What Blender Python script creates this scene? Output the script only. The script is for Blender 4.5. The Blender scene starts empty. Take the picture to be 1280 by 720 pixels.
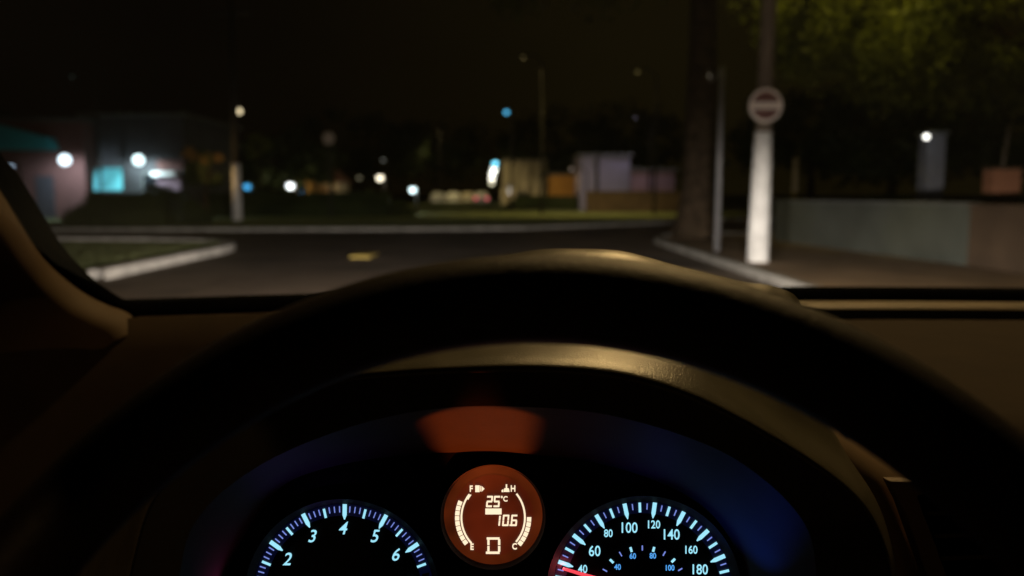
import bpy, math, random
import numpy as np
from mathutils import Vector, Matrix
random.seed(7); rng = np.random.default_rng(7)
PI = math.pi
S = bpy.context.scene
COL = S.collection

# ------------------------------------------------------------------ camera
PITCH = math.radians(6.67)
CAM = Vector((0, 0, 1.2))
FW = Vector((0, math.cos(PITCH), -math.sin(PITCH)))
UP = Vector((0, math.sin(PITCH), math.cos(PITCH)))
RT = Vector((1, 0, 0))
cd = bpy.data.cameras.new('camera'); cam = bpy.data.objects.new('camera', cd); COL.objects.link(cam)
cam.location = CAM; cam.rotation_euler = (PI/2 - PITCH, 0, 0)
cd.sensor_width = 36; cd.lens = 28.125
cd.clip_start = 0.02; cd.clip_end = 3000
cd.dof.use_dof = True; cd.dof.focus_distance = 0.45; cd.dof.aperture_fstop = 28.125/4.9
S.camera = cam

def P(px, py, d):          # point seen at a pixel of the 1280x720 photograph, d metres in front of the lens
    return CAM + FW*d + RT*((px-640)/1000*d) - UP*((py-360)/1000*d)
def G(px, py, z=0.0):      # the same, on a horizontal plane
    v = P(px, py, 1) - CAM
    return CAM + v*((z-CAM.z)/v.z)
def Y(px, py, y):          # the same, at a distance y along the road
    v = P(px, py, 1) - CAM
    return CAM + v*(y/v.y)
def lin(r, g, b):
    f = lambda c: (c/255/12.92) if c/255 <= .04045 else ((c/255+.055)/1.055)**2.4
    return (f(r), f(g), f(b))

# ------------------------------------------------------------------ materials
def mat(name, col, rough=.7, spec=.4, metal=0, var=.25, scale=8, bump=0, bscale=60, col2=None, coat=0):
    m = bpy.data.materials.new(name); m.use_nodes = True; nt = m.node_tree; b = nt.nodes['Principled BSDF']
    b.inputs['Roughness'].default_value = rough; b.inputs['Specular IOR Level'].default_value = spec
    b.inputs['Metallic'].default_value = metal
    if coat: b.inputs['Coat Weight'].default_value = coat; b.inputs['Coat Roughness'].default_value = .1
    tc = nt.nodes.new('ShaderNodeTexCoord'); nz = nt.nodes.new('ShaderNodeTexNoise')
    nz.inputs['Scale'].default_value = scale; nz.inputs['Detail'].default_value = 6
    nt.links.new(tc.outputs['Object'], nz.inputs['Vector'])
    rp = nt.nodes.new('ShaderNodeValToRGB'); nt.links.new(nz.outputs['Fac'], rp.inputs['Fac'])
    c2 = col2 or tuple(c*(1-var) for c in col)
    rp.color_ramp.elements[0].position = .32; rp.color_ramp.elements[1].position = .68
    rp.color_ramp.elements[0].color = (*c2, 1); rp.color_ramp.elements[1].color = (*[min(1, c*(1+var*.5)) for c in col], 1)
    nt.links.new(rp.outputs['Color'], b.inputs['Base Color'])
    if bump:
        n2 = nt.nodes.new('ShaderNodeTexNoise'); n2.inputs['Scale'].default_value = bscale; n2.inputs['Detail'].default_value = 4
        nt.links.new(tc.outputs['Object'], n2.inputs['Vector'])
        bp = nt.nodes.new('ShaderNodeBump'); bp.inputs['Strength'].default_value = bump; bp.inputs['Distance'].default_value = .3/bscale
        nt.links.new(n2.outputs['Fac'], bp.inputs['Height']); nt.links.new(bp.outputs['Normal'], b.inputs['Normal'])
    return m
def brickmat(name, c1, c2, mortar, scale=3):
    m = mat(name, c1); nt = m.node_tree; b = nt.nodes['Principled BSDF']
    br = nt.nodes.new('ShaderNodeTexBrick'); br.inputs['Scale'].default_value = scale
    br.inputs['Color1'].default_value = (*c1, 1); br.inputs['Color2'].default_value = (*c2, 1); br.inputs['Mortar'].default_value = (*mortar, 1)
    tc = nt.nodes.new('ShaderNodeTexCoord'); mp = nt.nodes.new('ShaderNodeMapping'); mp.inputs['Rotation'].default_value = (PI/2, 0, 0)
    nt.links.new(tc.outputs['Object'], mp.inputs['Vector']); nt.links.new(mp.outputs['Vector'], br.inputs['Vector'])
    nt.links.new(br.outputs['Color'], b.inputs['Base Color']); b.inputs['Roughness'].default_value = .9
    return m
def emit(name, col, s=1.0, noisy=0):
    m = bpy.data.materials.new(name); m.use_nodes = True; nt = m.node_tree
    b = nt.nodes['Principled BSDF']; b.inputs['Base Color'].default_value = (.02, .02, .02, 1); b.inputs['Roughness'].default_value = .5
    b.inputs['Emission Color'].default_value = (*col, 1); b.inputs['Emission Strength'].default_value = s
    if noisy:            # uneven backlight of the display
        nz = nt.nodes.new('ShaderNodeTexNoise'); nz.inputs['Scale'].default_value = 45; tc = nt.nodes.new('ShaderNodeTexCoord')
        nt.links.new(tc.outputs['Object'], nz.inputs['Vector']); mr = nt.nodes.new('ShaderNodeMapRange')
        mr.inputs['From Min'].default_value = .3; mr.inputs['From Max'].default_value = .7
        mr.inputs['To Min'].default_value = s*(1-noisy); mr.inputs['To Max'].default_value = s*(1+noisy)
        nt.links.new(nz.outputs['Fac'], mr.inputs['Value']); nt.links.new(mr.outputs[0], b.inputs['Emission Strength'])
    return m
M = {}
M['soft'] = mat('soft_black_plastic', (.030, .027, .022), .62, .45, var=.15, scale=40, bump=.5, bscale=900)
M['hood'] = mat('grained_hood_plastic', (.085, .076, .050), .32, .6, var=.2, scale=60, bump=.8, bscale=1000)
M['dash'] = mat('dash_plastic', (.032, .020, .011), .85, .15, var=.15, scale=25, bump=.5, bscale=900)
M['dashdark'] = mat('lower_dash_plastic', (.030, .026, .018), .7, .3, var=.15, scale=25, bump=.4, bscale=900)
M['leather'] = mat('leather', (.016, .011, .007), .50, .24, var=.3, scale=90, bump=.9, bscale=700)
M['trim'] = mat('pillar_trim', (.105, .068, .038), .7, .25, var=.03, scale=15, bump=.25, bscale=800)
M['seal'] = mat('black_rubber', (.0025, .0025, .0025), 1, .0, var=.2, scale=30, bump=.2)
M['visor'] = mat('satin_black_cowl', (.05, .05, .052), .55, .08, var=.1, scale=40, bump=.3, bscale=700)
M['face'] = mat('dial_black', (.003, .003, .0035), .6, .1, var=.2, scale=50)
M['chrome'] = mat('dark_chrome', (.30, .29, .30), .3, .5, metal=.8, var=.1)
M['paint'] = mat('car_paint', (.09, .09, .10), .35, .5, metal=.5, var=.05, coat=.8)
M['asphalt'] = mat('asphalt', (.15, .118, .096), .85, .3, var=.5, scale=.55, bump=.6, bscale=30)
M['grass'] = mat('turf', (.11, .125, .055), .95, .1, var=.45, scale=1.1, bump=.8, bscale=25)
M['paving'] = mat('paving', (.30, .22, .145), .9, .2, var=.3, scale=1.5, bump=.5, bscale=20)
M['kerb'] = mat('whitewashed_kerb', (.74, .71, .68), .85, .2, var=.3, scale=3, bump=.5, bscale=30)
M['kerbgrey'] = mat('grey_kerb', (.30, .29, .27), .9, .2, var=.3, scale=3, bump=.5, bscale=30)
M['white'] = mat('white_paint', (.74, .74, .74), .7, .3, var=.22, scale=3.5, bump=.5, bscale=25)
M['yellowpaint'] = mat('yellow_marking', (.55, .42, .12), .8, .2, var=.3, scale=7)
M['concrete'] = mat('concrete', (.14, .115, .09), .9, .2, var=.25, scale=2.5, bump=.6, bscale=30)
M['steel'] = mat('galvanised_steel', (.20, .20, .215), .5, .5, metal=.3, var=.2, scale=9)
M['darksteel'] = mat('dark_pole_paint', (.02, .017, .014), .6, .4, var=.2, scale=9)
M['wallgrey'] = mat('rendered_wall', (.068, .076, .066), .9, .2, var=.25, scale=1.2, bump=.5, bscale=15)
M['wallbrown'] = mat('brown_wall', (.085, .058, .038), .9, .2, var=.25, scale=1.5, bump=.5, bscale=15)
M['coping'] = mat('coping', (.10, .105, .10), .9, .2, var=.2, scale=3)
M['bark'] = mat('bark', (.045, .032, .021), .95, .1, var=.5, scale=5, bump=1, bscale=14)
M['signred'] = mat('dimmed_sign_red', (.16, .075, .07), .5, .4, var=.2, scale=6)  # red darkened to keep the sign dim in the headlights
M['signdark'] = mat('sign_dark', (.05, .035, .03), .5, .4, var=.2, scale=6)
M['signwhite'] = mat('sign_white', (.78, .72, .68), .5, .4, var=.2, scale=6)
M['glass'] = mat('dark_glass', (.01, .012, .015), .1, .5, var=.1)
M['tyre'] = mat('tyre', (.012, .012, .012), .9, .2)
M['lavender'] = mat('lavender_render', (.20, .19, .26), .9, .2, var=.12, scale=.8)
M['pink'] = mat('pink_render', (.24, .16, .20), .9, .2, var=.15, scale=.8)
M['ochre'] = mat('ochre_render', (.42, .22, .05), .9, .2, var=.2, scale=.8)
M['cream'] = mat('cream_render', (.45, .38, .25), .9, .2, var=.15, scale=.8)
M['redwall'] = mat('red_brown_render', (.12, .06, .055), .9, .2, var=.2, scale=.8)
M['greyrender'] = mat('grey_render', (.055, .055, .06), .9, .2, var=.2, scale=.8)
M['teal'] = mat('teal_fascia', (.04, .36, .42), .6, .4, var=.15, scale=.8)
M['cyan'] = mat('cyan_awning', (.09, .36, .40), .7, .3, var=.15, scale=1.2)
M['tiles'] = brickmat('roof_tiles', (.16, .07, .04), (.20, .09, .05), (.05, .03, .02), 6)
M['brick'] = brickmat('meter_brick', (.30, .12, .06), (.36, .16, .08), (.15, .10, .08), 9)
M['shutter'] = mat('dark_shutter', (.05, .05, .06), .7, .3)

def leafmat(name, c, c2):
    m = mat(name, c, .6, .3, var=0, scale=.9, col2=c2); nt = m.node_tree; b = nt.nodes['Principled BSDF']
    out = nt.nodes['Material Output']; tr = nt.nodes.new('ShaderNodeBsdfTranslucent'); mx = nt.nodes.new('ShaderNodeMixShader')
    tr.inputs['Color'].default_value = (c[0]*1.5, c[1]*1.5, c[2], 1); mx.inputs[0].default_value = .3
    nt.links.new(b.outputs[0], mx.inputs[1]); nt.links.new(tr.outputs[0], mx.inputs[2]); nt.links.new(mx.outputs[0], out.inputs[0])
    return m
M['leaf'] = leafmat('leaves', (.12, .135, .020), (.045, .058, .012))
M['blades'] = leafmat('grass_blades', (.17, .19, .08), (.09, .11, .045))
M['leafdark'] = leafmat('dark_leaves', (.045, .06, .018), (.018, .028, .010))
M['leaforange'] = leafmat('autumn_leaves', (.26, .15, .05), (.12, .08, .03))

# ------------------------------------------------------------------ mesh helpers
class MB:
    def __init__(s): s.v = []; s.f = []
    def add(s, vs, fs):
        n = len(s.v); s.v += [tuple(v) for v in vs]; s.f += [tuple(i+n for i in f) for f in fs]; return s
    def box(s, a, b):
        x0, y0, z0 = a; x1, y1, z1 = b
        return s.add([(x0,y0,z0),(x1,y0,z0),(x1,y1,z0),(x0,y1,z0),(x0,y0,z1),(x1,y0,z1),(x1,y1,z1),(x0,y1,z1)],
                     [(3,2,1,0),(4,5,6,7),(0,1,5,4),(1,2,6,5),(2,3,7,6),(3,0,4,7)])
    def tube(s, pts, rad, n=12, caps=True):
        pts = [Vector(p) for p in pts]; rad = rad if hasattr(rad, '__len__') else [rad]*len(pts)
        vs = []; fs = []
        for i, p in enumerate(pts):
            t = (pts[min(i+1, len(pts)-1)] - pts[max(i-1, 0)]).normalized()
            a = t.orthogonal().normalized() if i == 0 else (u - t*u.dot(t)).normalized()
            u = a; w = t.cross(u)
            for k in range(n):
                an = 2*PI*k/n; vs.append(p + (u*math.cos(an)+w*math.sin(an))*rad[i])
        for i in range(len(pts)-1):
            for k in range(n):
                fs.append((i*n+k, i*n+(k+1) % n, (i+1)*n+(k+1) % n, (i+1)*n+k))
        if caps: fs.append(tuple(range(n))[::-1]); fs.append(tuple((len(pts)-1)*n+k for k in range(n)))
        return s.add(vs, fs)
    def sphere(s, c, r, n=12, m=8, sc=(1, 1, 1)):
        vs = [(c[0], c[1], c[2]+r*sc[2])]; fs = []
        for i in range(1, m):
            for k in range(n):
                th = PI*i/m; ph = 2*PI*k/n
                vs.append((c[0]+r*sc[0]*math.sin(th)*math.cos(ph), c[1]+r*sc[1]*math.sin(th)*math.sin(ph), c[2]+r*sc[2]*math.cos(th)))
        vs.append((c[0], c[1], c[2]-r*sc[2])); L = len(vs)-1
        for k in range(n): fs.append((0, 1+k, 1+(k+1) % n)); fs.append((L, 1+(m-2)*n+(k+1) % n, 1+(m-2)*n+k))
        for i in range(m-2):
            for k in range(n): fs.append((1+i*n+k, 1+(i+1)*n+k, 1+(i+1)*n+(k+1) % n, 1+i*n+(k+1) % n))
        return s.add(vs, fs)
    def grid(s, rows):
        n = len(rows[0]); vs = [p for r in rows for p in r]
        return s.add(vs, [(i*n+k, i*n+k+1, (i+1)*n+k+1, (i+1)*n+k) for i in range(len(rows)-1) for k in range(n-1)])
    def prism(s, poly, d0, d1):      # poly: list of vectors, extruded from +d0 to +d1
        n = len(poly); d0 = Vector(d0); d1 = Vector(d1)
        vs = [Vector(p)+d0 for p in poly]+[Vector(p)+d1 for p in poly]
        return s.add(vs, [tuple(range(n))[::-1], tuple(range(n, 2*n))]+[(i, (i+1) % n, n+(i+1) % n, n+i) for i in range(n)])
    def build(s, name, m, parent=None, smooth=False, bevel=0, solid=0, sub=0, offset=-1):
        me = bpy.data.meshes.new(name)
        off = parent['_o'] if parent is not None and '_o' in parent else (0, 0, 0)
        me.from_pydata([(a-off[0], b-off[1], c-off[2]) for a, b, c in s.v], [], s.f); me.update()
        import bmesh
        bm = bmesh.new(); bm.from_mesh(me); bmesh.ops.recalc_face_normals(bm, faces=bm.faces) if not solid else None
        bm.to_mesh(me); bm.free()
        if smooth:
            for p in me.polygons: p.use_smooth = True
        me.materials.append(m if not isinstance(m, str) else M[m])
        o = bpy.data.objects.new(name, me); COL.objects.link(o)
        if parent is not None: o.parent = parent; o['_o'] = off
        if sub: md = o.modifiers.new('s', 'SUBSURF'); md.levels = md.render_levels = sub
        if solid: md = o.modifiers.new('t', 'SOLIDIFY'); md.thickness = solid; md.offset = offset
        if bevel: md = o.modifiers.new('b', 'BEVEL'); md.width = bevel; md.segments = 2; md.limit_method = 'ANGLE'
        return o
def thing(name, loc, label, cat, group=None):
    o = bpy.data.objects.new(name, None); COL.objects.link(o); o.location = loc; o['_o'] = tuple(loc)
    o['label'] = label; o['category'] = cat
    if group: o['group'] = group
    return o
def tag(o, label, cat, group=None):
    o['label'] = label; o['category'] = cat
    if group: o['group'] = group
    return o
def struct(o): o['kind'] = 'structure'; return o
def copy_tree(o, parent=None):
    c = o.copy(); COL.objects.link(c)
    if parent: c.parent = parent
    for ch in [x for x in o.children]: copy_tree(ch, c)
    return c
def smoothline(pts, n=60):          # Catmull-Rom through tuples
    pts = [np.array(p, float) for p in pts]; pts = [2*pts[0]-pts[1]]+pts+[2*pts[-1]-pts[-2]]
    out = []; k = len(pts)-3
    for i in range(n):
        t = i/(n-1)*k; j = min(int(t), k-1); t -= j
        a, b, c, d = pts[j:j+4]
        out.append(.5*((2*b)+(c-a)*t+(2*a-5*b+4*c-d)*t*t+(3*b-a-3*c+d)*t**3))
    return out
def light(kind, loc, e, col, name, target=None, size=0, blend=1, r=0):
    l = bpy.data.lights.new(name, kind); l.energy = e; l.color = col
    if kind in ('POINT', 'SPOT'): l.shadow_soft_size = r
    if kind == 'SPOT': l.spot_size = size; l.spot_blend = blend
    o = bpy.data.objects.new(name, l); COL.objects.link(o); o.location = loc
    if target is not None: o.rotation_euler = (Vector(target)-Vector(loc)).to_track_quat('-Z', 'Y').to_euler()
    return o

# ------------------------------------------------------------------ the car we sit in
car = thing('car', (0.37, 0.2, 0), 'dark car interior with glowing dials behind the steering wheel in the foreground', 'car')
# steering wheel (fitted circle): centre and axes in camera space
wc = CAM + RT*.0034 - UP*.1621 + FW*.1913
cs = lambda v: (RT*v[0]+UP*v[1]+FW*v[2]).normalized()
wu = cs((.99685, 0, -.07927)); wn = cs((.0714, .4342, -.898)); wv = wn.cross(wu); wv = wv if wv.z > 0 else -wv
mb = MB(); N = 200; K = 24; vs = []
for i in range(N):
    a = 2*PI*i/N; d = wu*math.cos(a)+wv*math.sin(a)
    for k in range(K):
        b = 2*PI*k/K; vs.append(wc+d*(.1781+.0152*math.cos(b))+wn*(.0158*math.sin(b)))
mb.add(vs, [(i*K+k, i*K+(k+1) % K, ((i+1) % N)*K+(k+1) % K, ((i+1) % N)*K+k) for i in range(N) for k in range(K)])
wheel = mb.build('steering_wheel', 'leather', car, smooth=True)
mb = MB(); hv = []
for i in range(40):
    a = 2*PI*i/40; hv.append((wu*math.cos(a)*.075+wv*math.sin(a)*.062))
for r, h in ((1, -.03), (1, .005), (.85, .018), (.4, .022)): mb.v += [tuple(wc+x*r+wn*h) for x in hv]
mb.f += [(j*40+i, j*40+(i+1) % 40, (j+1)*40+(i+1) % 40, (j+1)*40+i) for j in range(3) for i in range(40)]; mb.f.append(tuple(range(120, 160)))
mb.build('hub', 'soft', wheel, smooth=True)
for a in (.0, PI, -PI/2):
    d = wu*math.cos(a)+wv*math.sin(a); t = d.cross(wn)
    MB().grid([[wc+d*r+t*w for w in (-.022, -.012, 0, .012, .022)] for r in (.06, .1, .14, .17)]).build('spoke', 'soft', wheel, smooth=True, solid=.008)

# instrument hood: pixel arches at real depths
crest = smoothline([(95,800,.47),(110,700,.47),(150,610,.48),(235,515,.49),(350,430,.50),(500,345,.51),(600,324,.515),(665,309.5,.52),(725,307.5,.52),(780,311,.52),(850,330,.52),(925,348,.52),(965,354,.52),(995,372,.515),(1000,430,.51),(1010,510,.50),(1050,565,.48),(1085,640,.47),(1098,720,.46),(1104,800,.46)], 110)
top = smoothline([(130,800,.42),(148,700,.42),(190,600,.425),(285,510,.43),(395,455,.43),(500,433,.43),(600,424,.43),(680,421,.43),(760,424,.43),(866,448,.43),(933,488,.43),(1000,536,.43),(1055,574,.43),(1092,620,.43),(1112,672,.43),(1120,720,.42),(1126,800,.42)], 110)
lip = smoothline([(150,800,.385),(165,700,.385),(200,605,.388),(300,522,.39),(415,474,.39),(500,463,.39),(580,459,.39),(640,457.5,.39),(700,459,.39),(772,466,.39),(852,488,.39),(927,523,.39),(1007,570,.39),(1062,612,.39),(1092,650,.39),(1108,690,.385),(1114,720,.385),(1118,800,.385)], 110)
lip2 = [a*np.array([1,1,1])+np.array([0,7,.0015]) for a in lip]
b0 = smoothline([(215,800,.395),(225,715,.395),(240,660,.395),(280,613,.395),(350,568,.395),(450,530,.395),(545,511,.395),(640,508,.395),(762,519,.395),(884,556,.395),(958,602,.395),(1007,657,.395),(1020,715,.395),(1022,800,.395)], 110)
b1 = smoothline([(280,800,.462),(285,720,.462),(300,680,.462),(325,640,.462),(360,603,.462),(430,580,.462),(530,567,.462),(640,567,.462),(750,580,.462),(842,611,.462),(900,655,.462),(927,715,.462),(932,800,.462)], 110)
pt = lambda L: [P(*a) for a in L]
mid = lambda A, B, t, up=0: [P(*(a*(1-t)+b*t))+Vector((0,0,up)) for a, b in zip(A, B)]
back = [P(*c)+Vector((0, .02, -.012)) for c in crest]; back2 = [P(*c)+Vector((0, .05, -.10)) for c in crest]
MB().grid([back2, back, pt(crest), [P(*c)+Vector((0,-.012,-.0025)) for c in crest], mid(crest, top, .5), mid(top, crest, .12, .0005), pt(top), mid(top, lip, .5, .0008), pt(lip), pt(lip2)]).build('instrument_hood', 'hood', car, smooth=True, solid=.0006, sub=1)
MB().grid([pt(lip2), mid(lip2, b0, .5), pt(b0)]).build('hood_lip', 'soft', car, smooth=True)
MB().grid([pt(b0), mid(b0, b1, .33), mid(b0, b1, .66), pt(b1)]).build('hood_lining', 'visor', car, smooth=True)

# flat instrument panel, parallel to the picture at DC
DC = .462; sc = DC/1000
def L2(px, py, h=0): return P(px, py, DC) - FW*h
def flat(pts, h): return [L2(x, y, h) for x, y in pts]
panel = MB().grid([[L2(x, y) for x in (180, 500, 800, 1060)] for y in (540, 700, 900)]).build('instrument_panel', 'face', car)
E_blue = emit('dial_blue_glow', (.36, .82, 1.0), 1.0)
E_violet = emit('dial_thin_glow', (.22, .30, .85), .85)
E_mph = emit('dial_mph_glow', (.10, .42, 1.0), .9)
E_navy = emit('dial_navy_glow', (.02, .04, .35), .028)
E_needle = emit('needle_glow', (1.0, .07, .10), 1.0)
E_lcd = emit('display_amber_glow', (1.0, .115, .03), .074, noisy=.35)
E_lcdrim = emit('display_rim_glow', (1.0, .15, .03), .075, noisy=.5)
E_seg = emit('display_segments', (1.0, .80, .55), 1.15)
def disc(c, r0, r1, h, n=96, h1=None):
    m = MB(); h1 = h if h1 is None else h1
    if r0 == 0: return m.add(flat([(c[0]+r1*math.sin(2*PI*k/n), c[1]-r1*math.cos(2*PI*k/n)) for k in range(n)], h), [tuple(range(n))])
    vs = []
    for r, hh in ((r0, h), (r1, h1)): vs += flat([(c[0]+r*math.sin(2*PI*k/n), c[1]-r*math.cos(2*PI*k/n)) for k in range(n)], hh)
    return m.add(vs, [(k, (k+1) % n, n+(k+1) % n, n+k) for k in range(n)])
def tick(m, c, a, r0, r1, w0, w1, h, taper=None):
    a = math.radians(a); s, co = math.sin(a), math.cos(a)
    q = lambda r, w: (c[0]+r*s+w*co, c[1]-r*co+w*s)
    pl = [q(r0, -w0/2), q(r0, w0/2), q(r1, w1/2), q(r1, -w1/2)] if taper is None else [q(r0, -w0/2), q(r0, w0/2), q(taper, w0/2), q(r1, w1/2), q(r1, -w1/2), q(taper, -w0/2)]
    m.prism(flat(pl, h), (0, 0, 0), -FW*.0004)
RM = Matrix((RT, -(-UP), -FW)).transposed()
def text(s, px, py, hpx, m, parent, name='numeral', shear=0, wscale=1, h=.0016, weight=.0):
    cu = bpy.data.curves.new('t', 'FONT'); cu.body = s; cu.align_x = 'CENTER'; cu.align_y = 'CENTER'; cu.size = hpx*sc/.72
    cu.shear = shear; cu.extrude = .0002; cu.offset = weight*sc; cu.resolution_u = 4
    o = bpy.data.objects.new('t', cu); COL.objects.link(o); bpy.context.view_layer.update()
    me = bpy.data.meshes.new_from_object(o.evaluated_get(bpy.context.evaluated_depsgraph_get())); bpy.data.objects.remove(o)
    xs = [v.co.x for v in me.vertices]; ys = [v.co.y for v in me.vertices]; cx = (min(xs)+max(xs))/2; cy = (min(ys)+max(ys))/2
    ky = hpx*sc/(max(ys)-min(ys)); b = L2(px, py, h); off = Vector(parent['_o'])
    for v in me.vertices:
        w = b + RT*((v.co.x-cx)*ky*wscale) + UP*((v.co.y-cy)*ky) - FW*v.co.z
        v.co = w-off
    me.materials.append(m); q = bpy.data.objects.new(name, me); COL.objects.link(q); q.parent = parent; q['_o'] = tuple(off)
    return q
# tachometer
TC = (430, 742)
tach = disc(TC, 0, 113, .0006).build('tachometer', 'face', car)
disc(TC, 98, 112.5, .0009).build('dial_glow_ring', E_navy, tach)
m1 = MB(); m2 = MB()
for i in range(-8, 46):          # eighths of a thousand from 0.. ; 4 is at 0.5 deg
    v = 1 + i/8; a = .8 + (v-4)*27.5
    if v > 6.55: continue
    if i % 8 == 0: tick(m1, TC, a, 112.5, 93.5, 5, 1, .0012, taper=99)
    elif i % 4 == 0: tick(m1, TC, a, 109.5, 98, 2.8, 2.8, .0012)
    else: tick(m2, TC, a, 110, 102.5, 1.15, 1.15, .0012)
m1.build('major_ticks', E_blue, tach); m2.build('minor_ticks', E_violet, tach)
mr = MB()
for i in range(6): tick(mr, TC, .8+(6.75-4+i/6)*27.5, 110, 101, 3.4, 3.4, .0012)
mr.build('red_zone_ticks', mat('unlit_red_ticks', (.10, .02, .02)), tach)
for s, x, y in (('2', 360, 697.5), ('3', 391.5, 669), ('4', 430, 659), ('5', 469.5, 669), ('6', 495.5, 692), ('1', 343, 736), ('7', 513, 730)):
    text(s, x, y, 15.5, E_blue, tach, shear=.28, wscale=.95, weight=.12)
disc(TC, 113, 121, .0010, h1=.005).build('bezel', 'visor', tach, smooth=True)
# speedometer
SC = (803, 738)
spd = disc(SC, 0, 112, .0006).build('speedometer', 'face', car)
disc(SC, 97, 111.5, .0009).build('dial_glow_ring', E_navy, spd)
m1 = MB(); m2 = MB(); m3 = MB()
for v in range(20, 205, 5):
    a = -11.8 + (v-100)/20*19.6
    if v % 20 == 0: tick(m1, SC, a, 111.5, 92, 5, 1, .0012, taper=98)
    elif v % 10 == 0: tick(m1, SC, a, 110.5, 98.5, 3, 3, .0012)
    else: tick(m2, SC, a, 109.5, 102, 1.25, 1.25, .0012)
for k in range(-1, 10):
    a = -61+15.1*k
    tick(m1 if k % 2 else m2, SC, a, 57, 51, 2.8 if k % 2 else 1.4, 2.8 if k % 2 else 1.4, .0012)
m1.build('major_ticks', E_blue, spd); m2.build('minor_ticks', E_violet, spd)
for s, x, y, h in (('40', 728, 710, 10), ('60', 743, 687.5, 13), ('80', 760, 665.5, 9.5), ('100', 786.5, 658.5, 13), ('120', 817, 654.5, 10), ('140', 839, 667, 13), ('160', 863.5, 686, 10), ('180', 874.5, 710.5, 12.5)):
    text(s, x, y, h, E_blue, spd, wscale=.84, weight=.1)
for s, x, y in (('40', 771.5, 707.5), ('60', 790.5, 693.8), ('80', 815.5, 693.5), ('100', 837, 708.5)): text(s, x, y, 7, E_mph, spd, wscale=.86, weight=.15)
m = MB(); a = -73.2; tick(m, SC, a, 104.5, 14, 3.4, 6.5, .0034); nd = m.build('needle', E_needle, spd)
m = disc(SC, 0, 13, .006); m.build('needle_cap', 'soft', nd)
disc(SC, 112, 121, .0010, h1=.005).build('bezel', 'visor', spd, smooth=True)
# display
DCN = (616.5, 643.5)
lcd = disc(DCN, 0, 61.5, .0006).build('information_display', E_lcdrim, car)
disc(DCN, 0, 50.5, .0009).build('display_screen', E_lcd, lcd)
disc(DCN, 61.5, 65, .0006, h1=.005).build('bezel', 'visor', lcd, smooth=True)
def seg(m, pts, h=.0014): m.prism(flat(pts, h), (0, 0, 0), -FW*.0003)
def rect(m, x0, y0, x1, y1, sl=0): seg(m, [(x0+sl*(y1-y0)/14, y0), (x1+sl*(y1-y0)/14, y0), (x1, y1), (x0, y1)])
def seven(m, cx, cy, w, h, on, t=2.1, slant=1.3):
    x0, x1, y0, y1, ym = cx-w/2, cx+w/2, cy-h/2, cy+h/2, cy
    sk = lambda x, y: (x + slant*(cy-y)/(h/2)*.5, y)
    R = {'a': (x0+.4, y0, x1-.4, y0+t), 'g': (x0+.6, ym-t/2, x1-.6, ym+t/2), 'd': (x0+.4, y1-t, x1-.4, y1), 'f': (x0, y0+.4, x0+t, ym-.3), 'b': (x1-t, y0+.4, x1, ym-.3), 'e': (x0, ym+.3, x0+t, y1-.4), 'c': (x1-t, ym+.3, x1, y1-.4)}
    for k in on:
        a, b, c, d = R[k]; seg(m, [sk(a, b), sk(c, b), sk(c, d), sk(a, d)])
def arcband(m, c, r0, r1, a0, a1, n=16, h=.0014):
    A = [math.radians(a0+(a1-a0)*i/n) for i in range(n+1)]
    for i in range(n):
        seg(m, [(c[0]+r0*math.sin(A[i]), c[1]-r0*math.cos(A[i])), (c[0]+r1*math.sin(A[i]), c[1]-r1*math.cos(A[i])), (c[0]+r1*math.sin(A[i+1]), c[1]-r1*math.cos(A[i+1])), (c[0]+r0*math.sin(A[i+1]), c[1]-r0*math.cos(A[i+1]))], h)
m = MB(); seven(m, 612, 626, 7.8, 14, 'abged'); seven(m, 621, 626, 7.8, 14, 'afgcd'); m.build('temperature_digits', E_seg, lcd)
text('°C', 630.2, 622.5, 7, E_seg, lcd, name='degree_symbol', wscale=.9, weight=.2)
m = MB(); rect(m, 606.8, 634.8, 627, 642); m.build('display_bar', E_seg, lcd)
m = MB(); seven(m, 623.0, 650.0, 5, 13, 'bc', 2); seven(m, 632.2, 649.5, 8, 14, 'abcdef', 2); seven(m, 642.6, 649.5, 7.8, 14, 'afgcde', 2); rect(m, 636.9, 654.6, 638.2, 656.5); m.build('odometer_digits', E_seg, lcd)
m = MB()
for r in ((608.5,670.8,624.5,673.4),(607.5,688.4,624.5,691.2),(609.3,673.8,612,680.3),(609.3,681.6,612,688),(622.6,673.2,625.4,680.3),(622.6,681.6,625.4,688.6)): rect(m, *r)
m.build('gear_letter', E_seg, lcd)
for s, x, y in (('F', 589.3, 610), ('H', 641.3, 609.8), ('E', 590.3, 682.3), ('C', 643.2, 681.8)): text(s, x, y, 7.8, E_seg, lcd, name='letter', wscale=.85, weight=.25)
m = MB(); rect(m, 594.2, 606, 599.6, 614.2); rect(m, 600.2, 606.6, 601.2, 613.4); seg(m, [(602, 606.6), (605.8, 610.2), (602, 613.8)]); m.build('fuel_pump_icon', E_seg, lcd)
m = MB(); rect(m, 632.2, 604.6, 634, 611); seg(m, [(630.5,609.5),(636,609.5),(637,614),(629.5,614)]); seg(m, [(627,612),(629.2,610.6),(629.2,614.2),(627,614.2)]); m.build('coolant_icon', E_seg, lcd)
m = MB(); arcband(m, (624, 646), 46, 48.2, 217+10, 308, 14); arcband(m, (624, 646), 44.5, 46, 300, 309, 3)
CL = (624, 646)
for i in range(9):
    a = 234+i*7.0; arcband(m, CL, 49.6, 55, a-3.0, a+3.0, 2)
m.build('fuel_gauge_bars', E_seg, lcd)
m = MB(); CR = (609, 646); arcband(m, CR, 46, 48.2, 51, 130, 14)
for i in range(6):
    a = 92.5+i*7.0; arcband(m, CR, 49.6, 55, a-3.0, a+3.0, 2)
m.build('temperature_gauge_bars', E_seg, lcd)

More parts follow.
